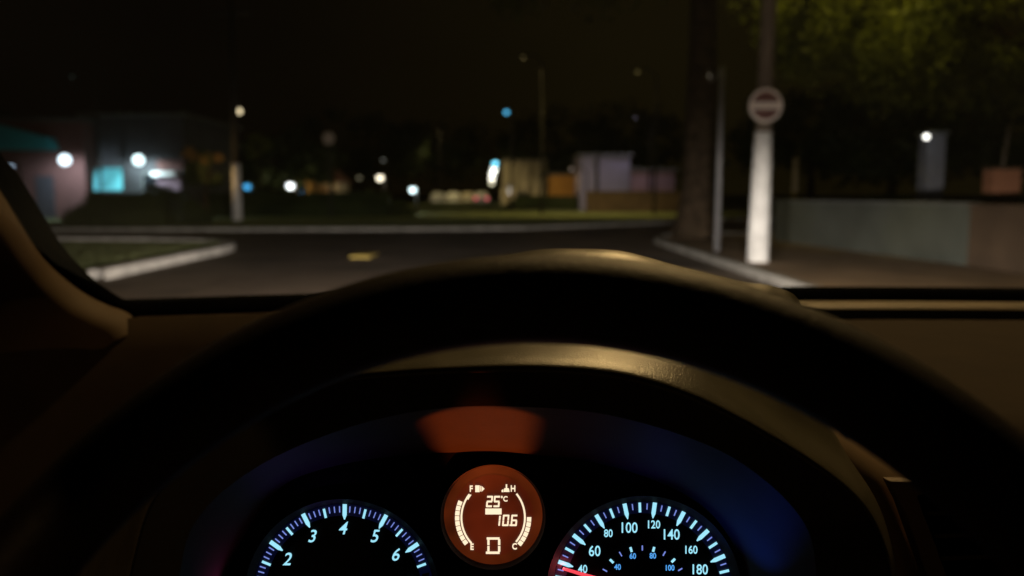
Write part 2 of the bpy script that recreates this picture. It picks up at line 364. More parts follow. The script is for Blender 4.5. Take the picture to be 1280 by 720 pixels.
# dashboard
def W(x): return 1.165 - .17*(x-.42)**2
xs = list(np.linspace(-1.05, 1.75, 62)); ZD = 1.052
def ztop(x, y):
    base = ZD + .006*math.sin(min(max((y-.5)/.6, 0), 1)*PI)
    if x < -.12:                        # towards the door the top rolls down to the driver
        t = min(1, (-.12-x)/.25); base -= t*min(.5, max(0, (W(x)-.10-y))*1.25)
    return base
rows = []
for t in np.linspace(0, 1, 14):
    rows.append([Vector((x, .50+(W(x)-.05-.50)*t, ztop(x, .50+(W(x)-.05-.50)*t)-.004)) for x in xs])
front = [[p+Vector((0, -a, -b)) for p in rows[0]] for a, b in ((.02, .30), (.03, .16), (.022, .05), (.008, .008))]
MB().grid(front+rows).build('dashboard', 'dash', car, smooth=True, solid=.004)
MB().grid([[Vector((x, W(x)-.225+.074*t, ZD+.002)) for x in xs if x > .0] for t in (0, .3, .7, 1)]).build('defroster_slot', 'seal', car, solid=.003)
MB().grid([[Vector((x, W(x)-.15+.082*t, ZD+.001+.005*math.sin(PI*t))) for x in xs if x > .0] for t in np.linspace(0, 1, 6)]).build('windscreen_base_trim', mat('base_trim_plastic', (.16, .12, .075), .5, .4, bump=.3, bscale=700), car, smooth=True, solid=.003)
MB().grid([[Vector((x, W(x)-.068+.068*t, ZD+.002+.012*t)) for x in xs] for t in (0, .5, 1)]).build('windscreen_seal', 'seal', car, smooth=True, solid=.004)

# right fascia beside the hood, with the vent frame
fa = smoothline([(860,446,.445),(933,486,.44),(1000,534,.44),(1056,572,.44),(1094,618,.44),(1112,668,.44),(1120,720,.44),(1124,800,.44)], 30)
fb = smoothline([(905,415,.56),(990,455,.54),(1070,495,.52),(1140,550,.51),(1190,590,.50),(1215,650,.48),(1235,720,.47),(1250,800,.47)], 30)
MB().grid([mid(fa, fb, -.06, -.01), pt(fa), mid(fa, fb, .3, .001), mid(fa, fb, .6, .001), pt(fb), mid(fa, fb, 1.05, -.008)]).build('centre_fascia', mat('fascia_plastic', (.27, .19, .12), .6, .3, bump=.3, bscale=900), car, smooth=True, solid=.003)
MB().prism([P(x, y, .435) for x, y in ((1112,601),(1151,602),(1167,616),(1147,620),(1156,645),(1172,685),(1184,720),(1200,780),(1178,780),(1160,722),(1142,672),(1126,628))], (0,0,0), FW*.010).build('vent_frame', mat('vent_frame_plastic', (.16, .11, .07), .55, .4, bump=.3, bscale=700), car, bevel=.0012)
MB().prism([P(x, y, .438) for x, y in ((1147,618),(1166,612),(1320,612),(1320,790),(1200,790),(1184,718),(1160,650))], (0,0,0), FW*.012).build('air_vent', 'seal', car, bevel=.001)
for i in range(5):
    MB().prism([P(x, y, .434) for x, y in ((1160+i*8,640+i*28),(1310,634+i*28),(1310,639+i*28),(1162+i*8,645+i*28))], (0,0,0), FW*.006).build('vent_slat', 'soft', car)

# left pillar, seal and door panel
so = smoothline([(-230,-200,.60),(-120,0,.70),(-40,130,.79),(0,198,.84),(14,216,.86),(43,262,.90),(67,301,.93),(100,340,.96),(131,366,.98),(162,382,1.0),(210,384,1.01)], 60)
si = smoothline([(-260,-160,.60),(-150,40,.70),(-60,155,.79),(-5,236,.84),(20,276,.86),(43,312,.89),(67,339,.92),(100,366,.945),(131,383,.96),(158,394,.97),(175,410,.975)], 60)
def off(L, dx, dy, dd): return [np.array([a[0]+dx, a[1]+dy, a[2]+dd]) for a in L]
MB().grid([pt(so), mid(so, si, .5), pt(si)]).build('pillar_seal', 'seal', car, smooth=True, solid=.006)
MB().grid([pt(off(si, 1, -1, .012)), pt(si), pt(off(si, -7, 5, -.016)), pt(off(si, -18, 12, -.034)), pt(off(si, -32, 20, -.046)), pt(off(si, -52, 32, -.052)), pt(off(si, -80, 50, -.054)), pt(off(si, -115, 78, -.055)), pt(off(si, -150, 110, -.056))]).build('pillar_trim', 'trim', car, smooth=True, solid=.004)
MB().box((-.50, -.9, .30), (-.45, .52, .96)).build('door_panel', 'dashdark', car, bevel=.015)
# windscreen, roof lining, bonnet
gm = bpy.data.materials.new('windscreen_glass'); gm.use_nodes = True; nt = gm.node_tree; nt.nodes.remove(nt.nodes['Principled BSDF'])
tb = nt.nodes.new('ShaderNodeBsdfTransparent'); tb.inputs[0].default_value = (.96, .97, .96, 1); gl = nt.nodes.new('ShaderNodeBsdfGlossy'); gl.inputs['Roughness'].default_value = .02
mx = nt.nodes.new('ShaderNodeMixShader'); mx.inputs[0].default_value = .025
# thin translucent veil mixed into the glass to imitate haze and lift the blacks
tl = nt.nodes.new('ShaderNodeBsdfTranslucent'); tl.inputs[0].default_value = (.62, .74, .95, 1); mx2 = nt.nodes.new('ShaderNodeMixShader')
dn = nt.nodes.new('ShaderNodeTexNoise'); dn.inputs['Scale'].default_value = 3; dn.inputs['Detail'].default_value = 3; dtc = nt.nodes.new('ShaderNodeTexCoord'); nt.links.new(dtc.outputs['Object'], dn.inputs['Vector'])
dm = nt.nodes.new('ShaderNodeMapRange'); dm.inputs['From Min'].default_value = .3; dm.inputs['From Max'].default_value = .7; dm.inputs['To Min'].default_value = .003; dm.inputs['To Max'].default_value = .008
nt.links.new(dn.outputs['Fac'], dm.inputs['Value'])
# stronger veil painted low on the driver's side, imitating a pale glare
vd = nt.nodes.new('ShaderNodeVectorMath'); vd.operation = 'DISTANCE'; vd.inputs[1].default_value = (-.44-.37, .90-.2, 1.15); nt.links.new(dtc.outputs['Object'], vd.inputs[0])
sm = nt.nodes.new('ShaderNodeMapRange'); sm.interpolation_type = 'SMOOTHSTEP'; sm.inputs['From Min'].default_value = .0; sm.inputs['From Max'].default_value = .19; sm.inputs['To Min'].default_value = .022; sm.inputs['To Max'].default_value = 0
nt.links.new(vd.outputs['Value'], sm.inputs['Value']); ad = nt.nodes.new('ShaderNodeMath'); nt.links.new(dm.outputs[0], ad.inputs[0]); nt.links.new(sm.outputs[0], ad.inputs[1]); nt.links.new(ad.outputs[0], mx2.inputs[0])
nt.links.new(tb.outputs[0], mx.inputs[1]); nt.links.new(gl.outputs[0], mx.inputs[2]); nt.links.new(mx.outputs[0], mx2.inputs[1]); nt.links.new(tl.outputs[0], mx2.inputs[2]); nt.links.new(mx2.outputs[0], nt.nodes['Material Output'].inputs[0])
gx = list(np.linspace(-.62, 1.42, 30))
def shape_x(x, t): return .40 + (x-.40)*(1-.16*t)
def gpt(x, t): return Vector((shape_x(x, t), W(x)-.02-.62*t, ZD+.012+.44*t-.05*t*(1-t)*-1))
MB().grid([[gpt(x, t) for x in gx] for t in np.linspace(0, 1, 10)]).build('windscreen', gm, car, smooth=True)
MB().grid([[Vector((x, y, 1.50+.04*math.sin(PI*(x+.13)/1.06 if 0 <= x+.13 <= 1.06 else 0)-.02*abs(x-.4)**2*3)) for x in np.linspace(-.32, 1.12, 12)] for y in (.52, .3, 0, -.4, -.9)]).build('roof_lining', 'dashdark', car, smooth=True, solid=.02)
bn = []
for yy, zz in ((1.2, .98), (1.4, .965), (1.7, .925), (1.95, .86), (2.08, .76), (2.1, .62), (2.08, .35)):
    bn.append([Vector((.4+x, yy-.12*(x/.8)**4-.05*x*x, zz-.07*(x/.8)**2)) for x in np.linspace(-.82, .82, 20)])
MB().grid(bn).build('bonnet', 'paint', car, smooth=True, solid=.01)
HL = []
for sx in (-.24, 1.04):
    MB().sphere((sx, 2.01, .64), .07, 16, 10, (1.3, .5, .8)).build('headlight', emit('headlight_lens', (1, .93, .8), 3), car, smooth=True)
    MB().tube([(sx-.05 if sx < 0 else sx+.05, .95 if sx < 0 else .95, .2), (sx-.05 if sx < 0 else sx+.05, .951, .9)], .001, 4).build('x', 'tyre', car) if False else None
    HL.append((sx, 2.09, .64))
for sx in (-.32, .98):
    for yy in (1.25, ):
        MB().tube([(sx, yy, .31), (sx+.2, yy, .31)], .31, 28).build('wheel', 'tyre', car, bevel=.02)

# ------------------------------------------------------------------ setting
def sheet(name, pts, z, m, th=0):
    o = MB().prism([Vector((x, y, z)) for x, y in pts], (0, 0, 0), (0, 0, -th)).build(name, m) if th else MB().add([(x, y, z) for x, y in pts], [tuple(range(len(pts)))]).build(name, m)
    return struct(o)
sheet('ground', [(-900, -300), (900, -300), (900, 1500), (-900, 1500)], 0, 'grass')
sheet('road', [(-5.9, -30), (3.5, -30), (3.5, 15), (3.5, 20), (4.6, 22.2), (60, 24.5), (60, 40), (14, 38), (6.5, 33), (1.6, 28.4), (-1.2, 26.8), (-10, 26.2), (-60, 26), (-60, 20.5), (-9.5, 19.4), (-7, 18.8), (-6.0, 17.4), (-5.9, 11)], .004, 'asphalt')
sheet('pavement', [(3.62, -30), (40, -30), (40, 23.6), (4.9, 22), (3.9, 20.6), (3.62, 19.6)], .12, 'paving', .14)
def ribbon(name, line, w, z0, z1, m):
    line = [Vector((*p, 0)) for p in line]; mb = MB(); L = []; R = []
    for i, p in enumerate(line):
        t = (line[min(i+1, len(line)-1)]-line[max(i-1, 0)]).normalized(); n = Vector((-t.y, t.x, 0))
        L.append(p+n*w/2); R.append(p-n*w/2)
    zz = lambda P_, z: [Vector((q.x, q.y, z)) for q in P_]
    mb.grid([zz(L, z0), zz(L, z1), zz(R, z1), zz(R, z0)])
    return mb.build(name, m, bevel=.012)
sl = lambda pts, n: [tuple(a) for a in smoothline(pts, n)]
struct(ribbon('pavement_kerb', sl([(3.56, -30), (3.56, 0), (3.56, 15), (3.56, 18.5), (3.72, 20.4), (4.7, 22.1), (9, 22.7), (40, 23.7)], 60), .15, -.02, .135, 'kerbgrey'))
struct(ribbon('island_kerb', sl([(-5.85, 11.2), (-5.9, 13), (-5.95, 15.2), (-6.05, 17.0), (-6.6, 18.3), (-7.8, 19.0), (-12, 19.6), (-30, 20.3)], 60), .22, -.02, .15, 'kerb'))
struct(ribbon('far_kerb', sl([(-60, 26.2), (-30, 26.3), (-10, 26.35), (-1.2, 26.95), (1.6, 28.6), (6.5, 33.2), (14, 38.2), (60, 40.2)], 70), .15, -.02, .11, 'kerbgrey'))
sheet('verge', [(-5.98, 11.2), (-6.05, 15.2), (-6.2, 17.0), (-6.75, 18.2), (-7.9, 18.85), (-12, 19.45), (-30, 20.15), (-30, 9), (-6, 9)], .10, 'grass')
# grass blades on the verge and in front of the square
def blades(name, boxes, m, h=.07):
    V = []; F = []
    for (x0, x1, y0, y1, n) in boxes:
        for i in range(n):
            x = rng.uniform(x0, x1); y = rng.uniform(y0, y1); a = rng.uniform(0, PI); w = .02; hh = h*rng.uniform(.5, 1.3); z = .10 if y < 20 else 0.0
            k = len(V); dx, dy = math.cos(a)*w, math.sin(a)*w; lx, ly = rng.uniform(-.03, .03, 2)
            V += [(x-dx, y-dy, z), (x+dx, y+dy, z), (x+lx, y+ly, z+hh)]; F.append((k, k+1, k+2))
    me = bpy.data.meshes.new(name); me.from_pydata(V, [], F); me.materials.append(M[m]); o = bpy.data.objects.new(name, me); COL.objects.link(o); o['kind'] = 'stuff'; return o
blades('grass', [(-12, -6.5, 9.5, 18, 16000), (-14, 1.5, 28.8, 36, 16000), (-14, 6, 34, 42, 9000)], 'blades')
# yellow raised block on the road and worn patch
q = G(455, 321)
tag(MB().box((q.x-.2, q.y-.42, .004), (q.x+.2, q.y+.42, .05)).build('road_stud', 'yellowpaint', bevel=.02), 'worn yellow raised marker block lying on the dark road', 'road marker')
sheet('road_patch', [(-3.9, 9), (-1.5, 9.2), (-1.3, 12.3), (-3.2, 12.9), (-4.2, 11.5)], .008, mat('new_asphalt', (.145, .115, .095), .9, .2, var=.25, scale=2, bump=.5, bscale=30))

# low wall on the right
a = G(967, 301, .12); b = G(1208, 332, .12); c = G(1330, 350, .12)
def wallseg(name, p, q, h, m, mc, label):
    t = thing(name, ((p.x+q.x)/2, (p.y+q.y)/2, .12), label, 'wall'); d = (q-p).normalized(); n = Vector((-d.y, d.x, 0))
    n = n if n.y > 0 else -n
    MB().prism([p, q, q+n*.18, p+n*.18], (0, 0, 0), (0, 0, h)).build('wall_face', m, t)
    MB().prism([p-n*.03-d*.02, q-n*.03, q+n*.21, p+n*.21-d*.02], (0, 0, h), (0, 0, h+.06)).build('coping', mc, t, bevel=.01)
    return d, n
dw, nw = wallseg('low_wall', a, b, .90, 'wallgrey', 'coping', 'long low grey rendered wall along the right pavement')
wallseg('low_wall', b+dw*.01, c+(c-b).normalized()*6, .88, 'wallbrown', 'wallbrown', 'brownish low wall at the right end beside the grey one')

def pole_pt(px, py, z=.12): return G(px, py, z)
# no-entry post on utility pole
q = pole_pt(947, 327); d0 = q.y
t = thing('utility_pole', q, 'tall concrete pole whitewashed at its foot beside the grey wall, round sign fixed on it', 'utility pole')
MB().tube([q, q+Vector((.01, 0, 1.1)), q+Vector((.02, 0, 2.06))], [.175, .155, .140], 20).build('painted_base', 'white', t, smooth=True)
MB().tube([q+Vector((.02, 0, 2.06)), q+Vector((.07, 0, 9.4))], [.130, .09], 20).build('pole_shaft', 'concrete', t, smooth=True)
lampp = Vector((2.2, 11.6, 7.6))
MB().tube([q+Vector((.06, 0, 7.3)), q+Vector((-.8, -.5, 7.75)), lampp+Vector((.35, .2, .12))], .03, 8).build('lamp_arm', 'steel', t, smooth=True)
lh = MB().sphere(lampp+Vector((.1, .05, .09)), .22, 14, 8, (1.4, .8, .35)).build('lamp_head', 'steel', t, smooth=True)
MB().sphere(lampp+Vector((0, 0, .03)), .10, 12, 8, (1.3, .9, .5)).build('lens', emit('sodium_lens', (1, .6, .2), 30), lh, smooth=True)
for s in (-1, 1): MB().box((q.x-.7*s-.02, q.y-.05, 8.6), (q.x+.1, q.y+.05, 8.7)).build('crossarm', 'concrete', t)
lamp2 = Vector((1.9, 5.2, 6.8))
t = thing('street_lamp', (4.4, 4.6, .12), 'tall sodium street lamp on the right pavement arching over the car, outside the picture', 'street lamp')
MB().tube([(4.4, 4.6, .12), (4.4, 4.6, 6.6), (4.2, 4.7, 7.0), (3.2, 4.9, 7.1), (2.1, 5.15, 6.95)], [.09, .07, .05, .045, .04], 12).build('mast', 'steel', t, smooth=True)
lh = MB().sphere(lamp2+Vector((.1, 0, .09)), .24, 14, 8, (1.4, .8, .35)).build('lamp_head', 'steel', t, smooth=True)
MB().sphere(lamp2+Vector((0, 0, .02)), .11, 12, 8, (1.3, .9, .5)).build('lens', emit('sodium_lens', (1, .6, .2), 30), lh, smooth=True)
sq = Y(957, 132, q.y-.22); sg = thing('no_entry_sign', sq, 'round sign with a pale rim and pale horizontal bar on the concrete pole', 'traffic sign')
def vdisc(mb, c, r0, r1, y0, y1, n=40):
    vs = []
    for yy in (y0, y1):
        for r in (r0, r1): vs += [(c.x+r*math.cos(2*PI*k/n), yy, c.z+r*math.sin(2*PI*k/n)) for k in range(n)]
    f = []
    for k in range(n):
        j = (k+1) % n; f += [(k, j, n+j, n+k), (2*n+k, 3*n+k, 3*n+j, 2*n+j), (n+k, n+j, 3*n+j, 3*n+k), (k, 2*n+k, 2*n+j, j)]
    return mb.add(vs, f)
MB().tube([sq+Vector((0, .006, 0)), sq+Vector((0, -.012, 0))], .255, 40).build('sign_plate', 'signred', sg)
vdisc(MB(), sq, .215, .262, sq.y-.016, sq.y+.008).build('sign_rim', 'signwhite', sg)
MB().box((sq.x-.21, sq.y-.019, sq.z-.055), (sq.x+.21, sq.y-.0135, sq.z+.055)).build('sign_bar', 'signwhite', sg)
# thin post
q = pole_pt(896, 314)
t = thing('street_name_post', q, 'slim grey metal post standing between the tree trunk and the white pole', 'post')
MB().tube([q, q+Vector((.0, 0, 3.45))], [.058, .05], 14).build('post_shaft', 'steel', t, smooth=True)
g = Y(886, 95, q.y); MB().tube([q+Vector((0, 0, 3.40)), Vector((g.x+.03, q.y, g.z-.1)), Vector((g.x, q.y, g.z+.12))], .022, 8).build('post_bracket', 'steel', t, smooth=True)
MB().sphere((g.x, q.y-.03, g.z), .012, 10, 6, (.8, .8, 2.2)).build('glint_bead', emit('glint_bead_glow', (1, .85, .6), .35), t)  # emissive bead that paints a glint at the post top
# whitewashed pole on the left
q = G(297, 277)
t = thing('utility_pole', q, 'dark pole with a whitewashed foot at the edge of the grass left of centre', 'utility pole')
MB().tube([q, q+Vector((.03, 0, 2.55))], [.22, .18], 18).build('painted_base', mat('greyed_whitewash', (.75, .74, .74), .8, .2, var=.2, scale=3), t, smooth=True)
MB().tube([q+Vector((.03, 0, 2.55)), q+Vector((.08, 0, 9.5))], [.17, .12], 16).build('pole_shaft', 'darksteel', t, smooth=True)
MB().box((q.x-.8, q.y-.05, 8.9), (q.x+.9, q.y+.05, 9.02)).build('crossarm', 'darksteel', t)

# lamps: bulb seen at a pixel, on a thin mast reaching the ground
def lamp(px, py, y, r, col, s, label, e=0, ecol=None, group=None, kind='street_lamp', mast=True, arm=.5, mr=.05, down=False):
    c = Y(px, py, y); sd = 1 if px < 640 else -1
    t = thing(kind, (c.x+sd*arm, c.y+.25, 0), label, 'street lamp', group)
    if mast:
        MB().tube([(c.x+sd*arm, c.y+.25, 0), (c.x+sd*arm, c.y+.25, c.z-.1), (c.x+sd*arm*.6, c.y+.2, c.z+r*1.3), (c.x, c.y+.1, c.z+r*1.4)], [mr*1.5, mr, mr*.8, mr*.7], 8).build('mast', 'darksteel', t, smooth=True)
        MB().sphere((c.x, c.y+.02, c.z+r*.9), r*1.3, 12, 6, (1.2, 1, .45)).build('lamp_head', 'darksteel', t, smooth=True)
    MB().sphere(c, r, 14, 10).build('bulb', emit('bulb_glow', col, s), t, smooth=True)
    if e: light('POINT', (c.x, c.y-.35, c.z-r*1.6), e, ecol or col, 'lamp_light', r=.1)
    return t
WH = (.75, .92, 1.0)
lamp(299, 139, 36.4, .12, (1, .82, .5), 1.6, 'small warm lamp fixed high on the left pole', 35, arm=.2, mast=False)
lamp(633, 140, 60, .17, (.08, .45, .75), 2.0, 'small blue glowing ball on a mast above the bright central lights', arm=.35)  # glowing ball for a blue spot; the mast is added
for (px, py, y, r, col, s, lb) in ((619, 204, 100, .30, (.2, .75, 1.0), 4, 'cyan lamp topmost in the bright central column of lamps'),
        (617.5, 211, 120, .40, (1, 1, .9), 6, 'white lamp just beneath the cyan one in the central column'),
        (616.3, 217, 140, .50, (1, .98, .85), 6, 'white lamp in the middle of the central column'),
        (615, 223, 160, .50, (1, .95, .8), 4, 'second lowest white lamp of the central column'),
        (614.5, 229, 190, .45, (1, .9, .6), 1.8, 'cream lamp lowest in the bright central column')):
    lamp(px, py, y, r, col, s, lb, group='street lamps receding down the far road', arm=.6)
lamp(309, 233, 55, .22, (.06, .40, .80), 1.6, 'blue lamp just right of the whitewashed left pole', 30, kind='street_lamp', arm=.2)
lamp(363, 232, 58, .26, (.9, .97, 1), 4, 'white lamp in front of the ochre lit house', 160, (1, .85, .6), arm=.3)
lamp(475, 222, 70, .28, (1, .88, .66), 3, 'cream lamp left of centre above the dark hedge', 80, arm=.3)
lamp(516, 237, 52, .20, (.75, .96, 1), 4, 'low bluish white lamp just left of the pale parked cars', 60, arm=.2)
lamp(14, 208, 33, .10, (.5, .65, .85), .9, 'small pale lamp at the extreme left by the pillar', arm=.2)
lamp(449, 222, 80, .22, (.45, .4, .25), .35, 'dull cream lamp between the round sign and the cream lamp', arm=.2)
lamp(479, 200, 80, .14, (.4, .4, .35), .6, 'faint small lamp above the cream lamp', arm=.3)
# shielded lamps: small glints, real light beneath
def shielded(px, py, y, label, e, col=(1, .72, .35), tx=0, r=.035, s=.8):
    c = Y(px, py, y); t = thing('street_lamp', (c.x+1.1, c.y, 0), label, 'street lamp', 'shielded street lamps over the square')
    MB().tube([(c.x+1.1, c.y, 0), (c.x+1.1, c.y, c.z-.3), (c.x+.7, c.y, c.z+.18), (c.x+.15, c.y, c.z+.16)], [.08, .06, .045, .04], 10).build('mast', 'darksteel', t, smooth=True)
    MB().sphere((c.x, c.y, c.z+.11), .26, 12, 6, (1.2, .8, .35)).build('lamp_head', 'darksteel', t, smooth=True)
    MB().sphere(c, r, 10, 8).build('lens', emit('glint', col, s), t, smooth=True)
    if e: light('SPOT', (c.x, c.y, c.z-.1), e, col, 'shielded_lamp_light', (c.x+tx, c.y+3, 0), math.radians(140), 1, r=.08)
shielded(654, 72, 48, 'shielded lamp with a tiny glint high above the centre of the square', 1500, (1, .75, .3))
shielded(797, 90, 46, 'shielded lamp with a tiny glint high left of the thin post', 2400, (1, .75, .25), -3)
shielded(794, 147, 58, 'shielded lamp with a tiny glint above the lavender house annex', 200, (.85, .75, 1.0))
shielded(714, 211, 56, 'low lamp with a tiny glint above the ochre wall', 120, (1, .75, .6), 0, .05, 1.5)
shielded(90, 96, 40, 'faint lamp high at left above the shops', 0, (.4, .6, .55), 0, .05, .08)

# round sign back, left of centre
c = Y(411, 173, 40); t = thing('round_sign', (c.x, c.y, 0), 'plain dull round sign on a tall post left of centre', 'traffic sign')
MB().tube([(c.x, c.y+.05, 0), (c.x, c.y+.05, c.z+.2)], .04, 10).build('post_shaft', 'darksteel', t)
MB().tube([c, c+Vector((0, -.015, 0))], .30, 32).build('sign_plate', mat('sign_grey', (.35, .30, .27), .6, .4), t)

# ---------- trees
def leaves(mb_pts, size, jit=.5):
    n = len(mb_pts); a = rng.normal(size=(n, 3)); a /= np.linalg.norm(a, axis=1)[:, None]
    b = rng.normal(size=(n, 3)); b -= a*(a*b).sum(1)[:, None]; b /= np.linalg.norm(b, axis=1)[:, None]
    s = size*rng.uniform(1-jit, 1+jit, n)[:, None]
    v = np.stack([mb_pts-a*s, mb_pts+b*s*.45, mb_pts+a*s, mb_pts-b*s*.45], 1).reshape(-1, 3)
    return v, np.arange(4*n).reshape(n, 4)
def leafobj(name, pts, size, m, parent):
    v, f = leaves(pts, size); off = np.array(parent['_o']) if parent is not None else np.zeros(3); me = bpy.data.meshes.new(name)
    me.from_pydata((v-off).tolist(), [], f.tolist()); me.materials.append(M[m]); o = bpy.data.objects.new(name, me); COL.objects.link(o)
    if parent is not None: o.parent = parent; o['_o'] = tuple(off)
    return o
def crownpts(c, R, nclump, nper, cr, flat_bottom=.6):
    out = []
    for i in range(nclump):
        d = rng.normal(size=3); d /= np.linalg.norm(d); r = rng.uniform(.35, 1)**.5
        if d[2] < 0: d[2] *= flat_bottom
        q = np.array(c)+d*r*np.array(R); k = cr*rng.uniform(.5, 1.3)
        x = rng.normal(size=(nper, 3)); x /= np.linalg.norm(x, axis=1)[:, None]; x *= (rng.uniform(0, 1, nper)**.45)[:, None]*k*np.array([1, 1, .75])
        out.append(q+x)
    return np.concatenate(out)
def tree(base, h, R, crown_c, label, m='leaf', tr=.3, nclump=60, nper=120, cr=.8, size=.1, group=None, flare=1.8, kind='tree', cat='tree', extra=None):
    t = thing(kind, base, label, cat, group); b = Vector(base); cc = Vector(crown_c)
    mb = MB(); fork = b.lerp(Vector((b.x, b.y, cc.z-R[2]*.4)), 1.0)
    mb.tube([b-Vector((0, 0, .1)), b+Vector((0, 0, .35)), b+Vector((.02, 0, 1.2)), b.lerp(fork, .6)+Vector((.05, 0, 0)), fork], [tr*flare, tr*1.35, tr*1.05, tr*.9, tr*.7], 16)
    for i in range(7):
        a = 2*PI*i/7+.4; e = cc+Vector((math.cos(a)*R[0]*.65, math.sin(a)*R[1]*.65, R[2]*.3*math.sin(i*2.1)))
        mb.tube([fork-Vector((0, 0, .3)), fork.lerp(e, .45)+Vector((0, 0, .4)), e], [tr*.5, tr*.3, tr*.08], 8)
    mb.build('trunk', 'bark', t, smooth=True)
    pts = crownpts(crown_c, R, nclump, nper, cr)
    if extra: pts = np.concatenate([pts]+[crownpts(e[0], e[1], e[2], nper, cr*.7) for e in extra])
    leafobj('crown', pts, size, m, t)
    return t
q = G(870, 296, .12)
tree((q.x, q.y, .12), 9, (6.5, 5.0, 3.4), (q.x-2.2, q.y+1, 8.6), 'big tree with a thick flared trunk on the pavement corner left of the slim post', tr=.40, nclump=150, nper=110, cr=1.0, size=.13, flare=1.7)
# right tree: crown spreads over the wall
tree((12.0, 16.5, .1), 7, (5.0, 3.0, 2.7), (9.5, 15.3, 4.6), 'leafy tree overhanging the grey wall at the upper right', tr=.25, nclump=200, nper=260, cr=.8, size=.062, extra=[((5.05, 13.9, 3.9), (.5, .6, 1.0), 46), ((6.6, 13.6, 3.4), (1.2, .8, .8), 22)])
# far dark trees
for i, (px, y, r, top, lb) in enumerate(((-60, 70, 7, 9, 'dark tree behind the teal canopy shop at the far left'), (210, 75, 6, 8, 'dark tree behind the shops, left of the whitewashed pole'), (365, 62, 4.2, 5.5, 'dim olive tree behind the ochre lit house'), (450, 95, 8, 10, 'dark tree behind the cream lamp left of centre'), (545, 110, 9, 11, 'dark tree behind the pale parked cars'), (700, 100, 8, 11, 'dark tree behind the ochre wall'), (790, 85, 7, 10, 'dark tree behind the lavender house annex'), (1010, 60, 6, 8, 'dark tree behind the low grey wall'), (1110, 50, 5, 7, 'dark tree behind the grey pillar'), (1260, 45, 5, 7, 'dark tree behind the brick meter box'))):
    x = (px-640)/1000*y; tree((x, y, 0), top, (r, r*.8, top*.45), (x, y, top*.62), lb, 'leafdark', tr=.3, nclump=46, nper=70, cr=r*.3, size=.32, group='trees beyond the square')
c = Y(255, 197, 36); ob = tree((c.x, c.y, 0), 3, (1.0, .7, 1.0), (c.x+.1, c.y, c.z-.75), 'bushy small tree with orange blossom on top beside the shops at left', 'leafdark', tr=.06, nclump=60, nper=60, cr=.3, size=.06)
leafobj('blossom', np.concatenate([crownpts((c.x-.5, c.y-.4, c.z+.1), (.35, .3, .4), 9, 45, .2), crownpts((c.x+.35, c.y-.4, c.z-.05), (.55, .3, .3), 12, 45, .2)])-np.array([0, 0, 0]), .05, 'leaforange', ob)
c = Y(322, 182, 50); tree((c.x, c.y, 0), 4, (.8, .7, 1.0), (c.x, c.y, c.z), 'slender yellow green tree just right of the whitewashed left pole', 'leaf', tr=.06, nclump=16, nper=40, cr=.4, size=.12)
light('POINT', Y(262, 214, 35), 22, (1, .6, .2), 'bush_fill', r=.1)  # added point light without a fixture, warming the bushy tree
# hedges
def hedge(x0, x1, y, dep, h, label, m='leafdark', n=9000, size=.07):
    t = thing('hedge', ((x0+x1)/2, y, 0), label, 'hedge'); mb = MB(); x0 -= .6; x1 += .5
    mb.grid([[Vector((x, y+dep*(.12 if r else .3), z)) for x in np.linspace(x0+1.2, x1-1.2, 14)] for r, z in ((0, 0), (1, h*.4), (0, h*.6))]); mb.build('branches', 'leafdark', t, solid=dep*.5, offset=1)
    p = np.stack([rng.uniform(x0, x1, n), y+dep*rng.uniform(0, 1, n), h*rng.uniform(0, 1, n)**.8], 1)
    p[:, 2] *= 1+.16*np.sin(p[:, 0]*1.3)+.10*np.sin(p[:, 0]*3.1+1)+.08*np.sin(p[:, 0]*7.3+2)
    p[:, 2] *= np.clip(np.minimum(p[:, 0]-x0, x1-p[:, 0])/1.2, 0, 1)**.5
    leafobj('foliage', p, size, m, t)
hx = lambda px, y: (px-640)/1000*y
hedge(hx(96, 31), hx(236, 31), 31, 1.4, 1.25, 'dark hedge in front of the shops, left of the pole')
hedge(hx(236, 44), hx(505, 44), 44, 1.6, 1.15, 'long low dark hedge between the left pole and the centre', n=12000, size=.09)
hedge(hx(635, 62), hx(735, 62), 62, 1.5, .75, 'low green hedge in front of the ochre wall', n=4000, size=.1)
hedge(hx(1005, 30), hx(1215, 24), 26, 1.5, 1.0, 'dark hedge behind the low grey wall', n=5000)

# ---------- buildings
def window(t, x, z, w, h, y, lit=None):
    f = MB().box((x-w/2, y-.06, z), (x+w/2, y-.012, z+h)).build('window', 'coping', t)
    MB().box((x-w/2+.07, y-.075, z+.07), (x+w/2-.07, y-.063, z+h-.07)).build('pane', lit or M['glass'], f)
def slabroof(t, x0, x1, y0, y1, z, m='coping', th=.18, o=.25): return MB().box((x0-o, y0-o, z), (x1+o, y1+o, z+th)).build('roof', m, t, bevel=.02)
def hip(t, x0, x1, y0, y1, z, h, m='tiles', o=.4):
    x0 -= o; x1 += o; y0 -= o; y1 += o; w = min(x1-x0, y1-y0)/2; my = (y0+y1)/2
    MB().add([(x0,y0,z),(x1,y0,z),(x1,y1,z),(x0,y1,z),(x0+w,my,z+h),(x1-w,my,z+h)], [(3,2,1,0),(0,1,5,4),(2,3,4,5),(1,2,5),(3,0,4)]).build('roof', m, t)
